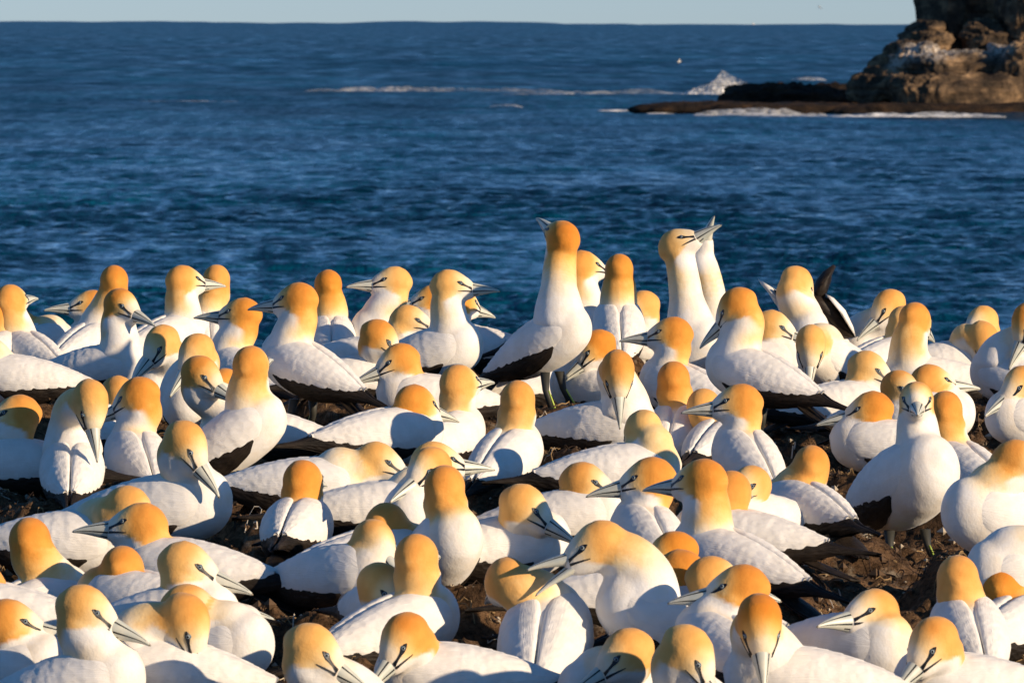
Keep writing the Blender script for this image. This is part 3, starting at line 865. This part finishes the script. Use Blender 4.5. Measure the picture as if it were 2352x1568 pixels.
# dried seaweed, twigs and feathers trodden into the ground
def debris():
    r = np.random.RandomState(5)
    V, Fc, mi = [], [], []
    def strand(x, y, L, th, curl, m, lift):
        k = 7
        a = r.rand()*6.28; p = [np.array([x, y, gz(x, y)+.002])]
        da = r.normal()*curl
        for i in range(k-1):
            a += da + r.normal()*.35
            q = p[-1] + np.array([math.cos(a), math.sin(a), 0])*L/k
            q[2] = gz(q[0], q[1]) + .003 + lift*math.sin(math.pi*(i+1)/k)
            p.append(q)
        o = len(V)
        for i, q in enumerate(p):
            t = p[min(i+1, k-1)]-p[max(i-1, 0)]; t = nrm(t); s = nrm(np.cross(t, (0, 0, 1)))
            w = th*(1-.7*i/k)
            V.extend([tuple(q+s*w), tuple(q+np.array([0, 0, w*1.3])), tuple(q-s*w), tuple(q-np.array([0, 0, w]))])
        for i in range(k-1):
            for j in range(4):
                Fc.append((o+i*4+j, o+i*4+(j+1) % 4, o+(i+1)*4+(j+1) % 4, o+(i+1)*4+j)); mi.append(m)
    for _ in range(12000):
        if r.rand() < .6:
            x0, y0, z0 = nests[r.randint(len(nests))]
            a = r.rand()*6.28; q = .14 + abs(r.normal())*.10
            x, y = x0+q*math.cos(a), y0+q*math.sin(a)
        else:
            y = r.uniform(11.8, 21.0); x = r.uniform(-.11, .11)*y
        m = 0 if r.rand() < .62 else (1 if r.rand() < .75 else 2)
        strand(x, y, r.uniform(.02, .085), r.uniform(.0008, .0022), .8, m, r.uniform(0, .008))
    ms = [new_mat('dry_seaweed', (.035, .020, .012), .8)[0], new_mat('straw', (.26, .17, .08), .8)[0], new_mat('pale_fibre', (.48, .42, .34), .8)[0]]
    o = link('nest_litter', mesh_from('nest_litter', V, Fc, ms, mi, False))
    tag(o, 'curled dry seaweed, straw and pale fibres trodden into the brown nest mounds', 'nest litter', kind='stuff')
    # clods and pebbles
    V, Fc, mi = [], [], []
    for _ in range(14000):
        y = r.uniform(11.8, 21.0); x = r.uniform(-.11, .11)*y
        s = .003 + .011*r.rand()**3
        z = gz(x, y)
        o = len(V)
        J = lambda: .7+.6*r.rand()
        for d in ((1, 0, 0), (-1, 0, 0), (0, 1, 0), (0, -1, 0), (0, 0, 1), (0, 0, -1)):
            V.append((x+d[0]*s*J(), y+d[1]*s*J(), z+.3*s+d[2]*s*.8*J()))
        m = 0 if r.rand() < .8 else 1
        for f in ((0, 2, 4), (2, 1, 4), (1, 3, 4), (3, 0, 4), (2, 0, 5), (1, 2, 5), (3, 1, 5), (0, 3, 5)):
            Fc.append(tuple(i+o for i in f)); mi.append(m)
    ms = [new_mat('clod', (.10, .062, .036), .95)[0], new_mat('pale_pebble', (.40, .34, .26), .9)[0]]
    o = link('clods', mesh_from('clods', V, Fc, ms, mi, False))
    tag(o, 'small brown clods and pale pebbles strewn over the colony ground', 'clods', kind='stuff')
debris()

# ------------------------------------------------------------------ the sea
SEA = CAM.z - 20.0
def sea():
    rows = [27.0, 34.0, 45.0, 60.0, 80.0, 105.0, 135.0, 170.0, 210.0, 250.0]
    while rows[-1] < 60000:
        D = rows[-1]
        px = D*D/(20*7322.0)
        rows.append(D + max(.42 if D > 440 else 3.0, .27*px))
    rows = np.array(rows)
    c = np.linspace(-.088, .088, 820)
    ext = np.tan(np.linspace(.06, 1.45, 46))*1.0
    ext = ext[ext > .092]
    cols = np.concatenate([-ext[::-1], c, ext])
    D = rows[:, None]; X = D*cols[None, :]; Y = np.repeat(D, len(cols), 1)
    Z = np.zeros_like(X)
    dx = np.gradient(cols)[None, :]*D; dy = np.gradient(rows)[:, None]*np.ones_like(X)
    r = np.random.RandomState(3)
    wx = X + .9*vnoise(X*.2, Y*.06, s=1); wy = Y + 1.2*vnoise(X*.15+9, Y*.05, s=2)
    gust = .85 + .5*vnoise(X*.06, Y*.012, s=5) + .35*vnoise(X*.3, Y*.06, s=6)
    for i in range(64):
        lam = .8*(22/.8)**(i/63.0)
        th = r.normal()*.42 + math.radians(262)
        kx, ky = math.cos(th)*2*math.pi/lam, math.sin(th)*2*math.pi/lam
        amp = .024*lam**.5*(1 if lam < 7 else .5)
        wt = sstep(1.6, 4.0, lam/np.maximum(dx*abs(math.cos(th))+1e-6, dy*abs(math.sin(th))+1e-6))
        if wt.max() < .01: continue
        ph = wx*kx + wy*ky + r.rand()*6.28
        s = np.sin(ph)
        Z += amp*wt*gust*(s + .28*np.cos(2*ph))
    for i in range(16):                                     # long swell that roughens the horizon
        lam = 35*(320/35)**(i/15.0); th = math.radians(266) + r.normal()*.35
        kx, ky = math.cos(th)*2*math.pi/lam, math.sin(th)*2*math.pi/lam
        wt = sstep(1.3, 3.0, lam/np.maximum(dx*abs(math.cos(th))+1e-6, dy*abs(math.sin(th))+1e-6))*(.35+.65*sstep(900, 2500, Y))
        Z += .0032*lam*(lam < 150)*wt*np.sin(X*kx + Y*ky + 2.0*vnoise(X*.004, Y*.001, s=70+i) + r.rand()*6.28) + .28*(lam >= 150)*wt*np.sin(X*kx + Y*ky + r.rand()*6.28)
    far = sstep(6000, 12000, Y)
    Z += far*.00024*Y*(vnoise(X/np.maximum(Y, 1)*75, Y*.00005, s=9) + .5*vnoise(X/np.maximum(Y, 1)*210, Y*.0001, s=19))
    Z += SEA
    m, n, l, b = new_mat('sea_water', (.006, .035, .085), .36, .42)
    b.inputs['IOR'].default_value = 1.333
    b.inputs['Specular Tint'].default_value = (.36, .94, .98, 1)
    tc = n.new('ShaderNodeTexCoord')
    sp = n.new('ShaderNodeSeparateXYZ'); l.new(tc.outputs['Object'], sp.inputs[0])
    mr = n.new('ShaderNodeMapRange'); l.new(sp.outputs['Y'], mr.inputs[0])
    for q, v in zip((1, 2, 3, 4), (450, 1700, .17, .40)): mr.inputs[q].default_value = v
    # wind-roughened patches, too small to be modelled one by one far out
    p1 = noise_node(n, l, 1.0, 4, .6, tc.outputs['Object'], (.45, .060, 1))
    p2 = noise_node(n, l, 1.0, 5, .65, tc.outputs['Object'], (.070, .0060, 1))
    md = n.new('ShaderNodeMapRange'); l.new(sp.outputs['Y'], md.inputs[0])
    for q, v in zip((1, 2, 3, 4), (700, 2600, .0, 1.0)): md.inputs[q].default_value = v
    pm = n.new('ShaderNodeMix'); l.new(md.outputs[0], pm.inputs[0]); l.new(p1.outputs[0], pm.inputs[2]); l.new(p2.outputs[0], pm.inputs[3])
    pr_ = n.new('ShaderNodeMapRange'); l.new(pm.outputs[0], pr_.inputs[0])
    for q, v in zip((1, 2, 3, 4), (.30, .70, -.17, .17)): pr_.inputs[q].default_value = v
    ad = n.new('ShaderNodeMath'); ad.operation = 'ADD'; ad.use_clamp = True
    l.new(mr.outputs[0], ad.inputs[0]); l.new(pr_.outputs[0], ad.inputs[1])
    l.new(ad.outputs[0], b.inputs['Roughness'])
    nA = noise_node(n, l, 1.0, 4, .55, tc.outputs['Object'], (1.3, .5, 1))
    nB = noise_node(n, l, 1.0, 3, .55, tc.outputs['Object'], (.32, .09, 1))
    nC = noise_node(n, l, 1.0, 3, .6, tc.outputs['Object'], (.02, .004, 1)); nC.inputs['Detail'].default_value = 6; nC.inputs['Roughness'].default_value = .75
    r1 = ramp(n, l, nC.outputs[0], [(.36, (.0003, .007, .018)), (.5, (.0004, .026, .056)), (.66, (.001, .075, .135))])
    l.new(r1.outputs[0], b.inputs['Base Color'])
    b1 = bump(n, l, nB.outputs[0], 1.6, .8, None)
    bump(n, l, nA.outputs[0], .45, .9, b, b1)
    o = link('sea', grid_mesh('sea', X, Y, Z, m)); tag(o, kind='structure')
sea()

# ------------------------------------------------------------------ rock platform, headland, reef
def rock_mat(name, c0, c1, c2, guano=False):
    m, n, l, b = new_mat(name, rough=.9, spec=.15)
    tc = n.new('ShaderNodeTexCoord')
    n1 = noise_node(n, l, .16, 8, .68, tc.outputs['Object'], (1, 1, 1.6))
    r1 = ramp(n, l, n1.outputs[0], [(.33, c0), (.5, c1), (.67, c2)])
    out = r1.outputs[0]
    if guano:
        at = n.new('ShaderNodeAttribute'); at.attribute_name = 'guano'
        n2 = noise_node(n, l, .8, 6, .7, tc.outputs['Object'])
        r2 = ramp(n, l, n2.outputs[0], [(.40, (.05, .05, .05)), (.58, (1, 1, 1))])
        mu = n.new('ShaderNodeMath'); mu.operation = 'MULTIPLY'
        l.new(at.outputs['Fac'], mu.inputs[0]); l.new(r2.outputs[0], mu.inputs[1])
        mx = n.new('ShaderNodeMix'); mx.data_type = 'RGBA'
        l.new(mu.outputs[0], mx.inputs[0]); l.new(out, mx.inputs[6]); mx.inputs[7].default_value = (.62, .56, .50, 1)
        out = mx.outputs[2]
    l.new(out, b.inputs['Base Color'])
    b1 = bump(n, l, n1.outputs[0], 2.0, .8, None)
    n3 = noise_node(n, l, 1.4, 6, .7, tc.outputs['Object'])
    bump(n, l, n3.outputs[0], .5, .8, b, b1)
    return m
MP = 16818/1580.0                    # picture units per metre at the headland
def rx(px): return (px-1176)/MP
def rz(py): return SEA + (262-py)/MP
def boxrock(cx, cy, cz, sx, sy, sz, yaw, sq, amp, freq, seed, nu=150, nv=90, strata=0.0, lean=0.0):
    """rounded block (superellipsoid) broken up by layered noise"""
    th = np.linspace(-np.pi, np.pi, nu, endpoint=False); ph = np.linspace(-np.pi/2, np.pi/2, nv)
    T, Ph = np.meshgrid(th, ph)
    pw = lambda v: np.sign(v)*np.abs(v)**sq
    x = pw(np.cos(Ph))*pw(np.cos(T)); y = pw(np.cos(Ph))*pw(np.sin(T)); z = pw(np.sin(Ph))
    X, Y, Z = x*sx, y*sy, z*sz
    X = X + lean*Z
    nx, ny, nz_ = X*freq, Y*freq, Z*freq
    d = .85*fbm(nx, ny, nz_, 6, seed, .62) + .6*np.abs(vnoise(nx*.6, ny*.6, nz_*.5, seed+30))
    if strata: d = d + strata*vnoise(nx*.3, ny*.3, nz_*4.5, seed+50)
    L = np.sqrt(x*x+y*y+z*z)+1e-6
    X, Y, Z = X + amp*d*x/L, Y + amp*d*y/L, Z + amp*.7*d*z/L
    c, s = math.cos(yaw), math.sin(yaw)
    V = np.stack([X*c-Y*s+cx, X*s+Y*c+cy, Z+cz], -1).reshape(-1, 3)
    Fc = []
    for i in range(nv-1):
        for j in range(nu):
            Fc.append((i*nu+j, i*nu+(j+1) % nu, (i+1)*nu+(j+1) % nu, (i+1)*nu+j))
    return V, Fc
def rocks():
    S = 1580.0
    pr = []
    # px box helper: x0,x1,y0,y1 in picture units
    def R(x0, x1, y0, y1, d, depth, **k):
        pr.append(boxrock((rx(x0)+rx(x1))/2, S+d, (rz(y0)+rz(y1))/2, (rx(x1)-rx(x0))/2, depth, (rz(y0)-rz(y1))/2, **k))
    R(2050, 2450, 168, 275, 12, 12, yaw=.05, sq=.45, amp=1.4, freq=.22, seed=1, strata=.5, nu=260, nv=120)       # lower cliff
    R(1998, 2085, 158, 236, 15, 8, yaw=.75, sq=.7, amp=1.2, freq=.3, seed=2, strata=.5, lean=.45)                # dark left shoulder
    R(2045, 2135, 98, 190, 20, 8, yaw=.7, sq=.7, amp=1.1, freq=.3, seed=12, strata=.5, lean=.5)
    R(2085, 2330, 120, 185, 20, 13, yaw=-.02, sq=.6, amp=1.0, freq=.3, seed=3, strata=.4, nu=220, nv=100)                 # guano ledge
    R(2100, 2165, 46, 112, 31, 7, yaw=.3, sq=.7, amp=1.0, freq=.3, seed=14, strata=.5, lean=.7)
    R(2088, 2180, 66, 140, 27, 8, yaw=.4, sq=.8, amp=1.1, freq=.3, seed=4, strata=.5, lean=.5)
    R(2290, 2500, 95, 210, 16, 14, yaw=0, sq=.5, amp=1.4, freq=.22, seed=5, strata=.6, nu=200, nv=100)
    R(2106, 2254, -80, 128, 38, 2.2, yaw=-1.05, sq=.38, amp=.9, freq=.2, seed=6, strata=.4, nu=120, nv=70)       # shaded block
    R(2180, 2290, 30, 135, 48, 6, yaw=.1, sq=.6, amp=1.0, freq=.3, seed=17, strata=.5)
    R(2228, 2340, 55, 135, 30, 9, yaw=.1, sq=.7, amp=1.4, freq=.3, seed=7, strata=.5)
    R(2215, 2365, -70, 70, 42, 2.5, yaw=-1.0, sq=.45, amp=1.2, freq=.25, seed=8, strata=.4)
    R(2318, 2560, -90, 130, 34, 14, yaw=.1, sq=.5, amp=1.6, freq=.2, seed=9, strata=.5, nu=200, nv=100)
    V, Fc = join(pr)
    m = rock_mat('headland_rock', (.020, .018, .016), (.105, .072, .046), (.38, .25, .14), True)
    me = mesh_from('headland', V, Fc, (m,))
    px = V[:, 0]*MP + 1176; py = 262 - (V[:, 2]-SEA)*MP
    line = 135 - 32*np.clip((px-2060)/120, 0, 1)
    g = np.exp(-((py-line-8*np.sin(px*.05))/20)**2)*sstep(2030, 2070, px)*(1-sstep(2300, 2345, px))*(V[:, 1] < S+19)
    at = me.attributes.new('guano', 'FLOAT', 'POINT'); at.data.foreach_set('value', g.astype(np.float32))
    o = link('headland', me); tag(o, kind='structure')
    # flat wave-cut platform
    pr.clear()
    R(1440, 1830, 232, 272, 6, 8, yaw=0, sq=.95, amp=.45, freq=.3, seed=21, strata=.5, nu=160, nv=40)
    R(1600, 2020, 235, 280, 4, 9, yaw=0, sq=.55, amp=.5, freq=.3, seed=22, strata=.5, nu=180, nv=40)
    R(1900, 2600, 236, 285, -2, 10, yaw=.0, sq=.5, amp=.6, freq=.3, seed=23, strata=.6, nu=220, nv=40)
    R(1690, 2040, 204, 262, 90, 14, yaw=0, sq=.8, amp=1.6, freq=.3, seed=24, strata=.4, nu=140, nv=40)
    V, Fc = join(pr)
    m = rock_mat('platform_rock', (.012, .010, .009), (.030, .020, .014), (.075, .042, .021))
    o = link('rock_platform', mesh_from('rock_platform', V, Fc, (m,))); tag(o, kind='structure')
    # low reef patches awash, farther out
    pr.clear()
    def reef(px0, px1, py, h, seed):
        D = 20*F/(py-EYE_Y)
        k = D/F
        pr.append(boxrock(((px0+px1)/2-1176)*k, D, SEA-.3, (px1-px0)/2*k, 10+D*.006, h+.3, 0, .8, h*.35, .2, seed, 120, 24))
    reef(1850, 2010, 193, .7, 35)
    V, Fc = join(pr)
    o = link('reef', mesh_from('reef', V, Fc, (m,))); tag(o, kind='structure')
rocks()

# ------------------------------------------------------------------ white water
def foam():
    m, n, l, b = new_mat('foam', (.80, .80, .80), .9, .1)
    tc = n.new('ShaderNodeTexCoord')
    nz = noise_node(n, l, .9, 6, .7, tc.outputs['Object'], (.35, .12, 1.6))
    r = ramp(n, l, nz.outputs[0], [(.32, (0, 0, 0)), (.70, (1, 1, 1))])
    fd = n.new('ShaderNodeAttribute'); fd.attribute_name = 'cover'
    mu = n.new('ShaderNodeMath'); mu.operation = 'MULTIPLY'
    l.new(r.outputs[0], mu.inputs[0]); l.new(fd.outputs['Fac'], mu.inputs[1])
    l.new(mu.outputs[0], b.inputs['Alpha'])
    bump(n, l, nz.outputs[0], .4, .6, b)
    def ridge(x0, x1, ypx, h, dep, seed, wob=3.0, prof=None, nx=220, ny=12, dD=0.0):
        D0 = 20*F/(ypx-EYE_Y) + dD
        k = D0/F
        xs = np.linspace(x0, x1, nx); t = np.linspace(0, 1, nx)
        v = np.linspace(-1, 1, ny)
        T, Vv = np.meshgrid(t, v, indexing='ij')
        XX = (np.meshgrid(xs, v, indexing='ij')[0]-1176)*k
        env = np.sin(np.pi*np.clip(T, 0, 1))**.4 if prof is None else np.interp(T, *prof)
        hh = h*env*(.30 + .9*np.abs(vnoise(XX*.09+seed, Vv*.8, s=seed)) + .35*np.abs(vnoise(XX*.4, Vv*2, s=seed+1)))
        Z = SEA + .15 + hh*(1-Vv**2)**.6
        Y = D0 + Vv*dep*(.6+.6*np.abs(vnoise(XX*.15, 0*XX, s=seed+3))) + wob*vnoise(XX*.05, 0*XX, s=seed+4)
        i = np.arange(nx*ny).reshape(nx, ny)
        q = np.stack([i[:-1, :-1], i[1:, :-1], i[1:, 1:], i[:-1, 1:]], -1).reshape(-1, 4)
        return np.stack([XX, Y, Z], -1).reshape(-1, 3), [tuple(a) for a in q]
    def put(name, label, parts, dens_):
        V, Fc = join(parts)
        me = mesh_from(name, V, Fc, (m,))
        at = me.attributes.new('cover', 'FLOAT', 'POINT')
        at.data.foreach_set('value', (dens_*(.55+.45*vnoise(V[:, 0]*.08, V[:, 1]*.02, s=3))*np.clip(1.25-.25*(V[:, 2]-SEA), .3, 1)).astype(np.float32))
        o = link(name, me); tag(o, label, 'surf', kind='stuff')
    put('surf', 'white surf washing along the front foot of the dark rock platform',
        [ridge(1590, 1900, 267, 1.3, 3, 1, 4), ridge(1900, 2310, 268, .9, 3, 2, 4), ridge(1360, 1480, 257, .7, 4, 3, 3), ridge(1480, 1640, 262, .35, 2, 4, 2)], 2.2)
    put('surf', 'long white line of surf breaking in front of the open sea beyond the platform',
        [ridge(700, 1290, 212, 1.3, 16, 6, 20), ridge(1150, 1720, 218, 1.5, 14, 7, 14), ridge(900, 1560, 208, .6, 8, 8, 10), ridge(1800, 1900, 190, 1.6, 14, 10, 5),
         ridge(1120, 1200, 248, .6, 4, 9, 4), ridge(300, 700, 238, .3, 8, 12, 10), ridge(560, 900, 243, .3, 6, 13, 8), ridge(0, 330, 224, .25, 9, 14, 8)], 1.0)
    # the burst of spray
    D0 = 1990.0; k = D0/F
    xs = np.linspace(1560, 1745, 150); v = np.linspace(-1, 1, 22)
    T, Vv = np.meshgrid(xs, v, indexing='ij')
    prof = np.interp(T, [1560, 1590, 1620, 1640, 1652, 1662, 1680, 1700, 1720, 1745], [.5, 1.6, 2.4, 3.8, 6.0, 5.4, 4.9, 4.0, 2.9, .4])
    XX = (T-1176)*k
    Z = SEA + prof*(1-Vv**2)**.6*(.78+.35*fbm(XX*.5, Vv*2, s=90, octv=4))
    Y = D0 + Vv*6 + 1.4*fbm(XX*.6, Vv*2, Z*.6, 3, s=95)
    i = np.arange(T.size).reshape(T.shape)
    q = np.stack([i[:-1, :-1], i[1:, :-1], i[1:, 1:], i[:-1, 1:]], -1).reshape(-1, 4)
    Vs = [np.stack([XX, Y, Z], -1).reshape(-1, 3)]; Fs = [[tuple(a) for a in q]]
    r = np.random.RandomState(8)                          # droplets thrown up round it
    dv, df = [], []
    for _ in range(900):
        xp = r.choice([r.uniform(1600, 1730), r.normal(1655, 14)])
        top = np.interp(xp, [1600, 1640, 1655, 1680, 1730], [2, 3.6, 6.2, 4.8, 2.2])
        x = (xp-1176)*k; z = SEA + top*r.uniform(.5, 1.12); y = D0 + r.normal()*3; s = r.uniform(.06, .22)
        o = len(dv)
        for d in ((1, 0, 0), (-1, 0, 0), (0, 1, 0), (0, -1, 0), (0, 0, 1), (0, 0, -1)): dv.append((x+d[0]*s, y+d[1]*s, z+d[2]*s))
        for f in ((0, 2, 4), (2, 1, 4), (1, 3, 4), (3, 0, 4), (2, 0, 5), (1, 2, 5), (3, 1, 5), (0, 3, 5)): df.append(tuple(i_+o for i_ in f))
    V, Fc = join([(Vs[0], Fs[0]), (np.array(dv), df)])
    me = mesh_from('breaking_wave', V, Fc, (m,))
    at = me.attributes.new('cover', 'FLOAT', 'POINT')
    at.data.foreach_set('value', np.clip(1.35 - .19*(V[:, 2]-SEA) + .25*fbm(V[:, 0]*.5, V[:, 2]*.5, octv=3), .0, 1.6).astype(np.float32))
    o = link('breaking_wave', me)
    tag(o, 'burst of white spray where a wave breaks on the far side of the platform', 'breaking wave', kind='stuff')
foam()

# ------------------------------------------------------------------ birds flying far off
def flyer(px, py, D, yaw, bank, label):
    root = bpy.data.objects.new('flying_gannet', None); COL.objects.link(root)
    root.location = P(px, py, D); root.rotation_euler = (bank, 0, yaw)
    tag(root, label, 'flying gannet', 'gannets flying over the sea')
    xs = np.linspace(-.42, .45, 14); t = (xs+.42)/.87
    w = .10*np.sin(np.pi*t)**.7 + .006
    one = np.ones(14)
    V, Fc = loft(np.stack([xs, 0*xs, 0*xs], 1), np.outer(one, (0, 1, 0)), np.outer(one, (0, 0, 1)), w, w*.9, 12)
    link('body', mesh_from('body', V, Fc, (M['tailwhite'],)), root)
    for s in (1, -1):
        pts = [(.16, .05, .02, .13), (.18, .35, .12, .12), (.10, .62, .13, .09), (-.05, .92, .06, .03)]
        V, Fc = [], []
        for (x, y, z, c) in pts:
            V += [(x, s*y, z+.01), (x-c, s*y, z+.02), (x-2*c, s*y, z), (x-c, s*y, z-.008)]
        for i in range(3):
            for j in range(4): Fc.append((i*4+j, i*4+(j+1) % 4, i*4+4+(j+1) % 4, i*4+4+j))
        Fc += [(0, 1, 2, 3), (12, 13, 14, 15)]
        me = mesh_from('wing', V, Fc, (M['tailwhite'], M['black']), [0]*8+[1]*4+[0, 1])
        link('wing', me, root)
flyer(1883, 18, 1500, 2.6, .5, 'tiny pale gannet flying in the sky left of the headland')
flyer(1560, 142, 1300, 3.4, .7, 'tiny white gannet flying low over the sea above the splash')
flyer(1730, 56, 2000, .3, .5, 'tiny pale gannet on the horizon line left of the headland')
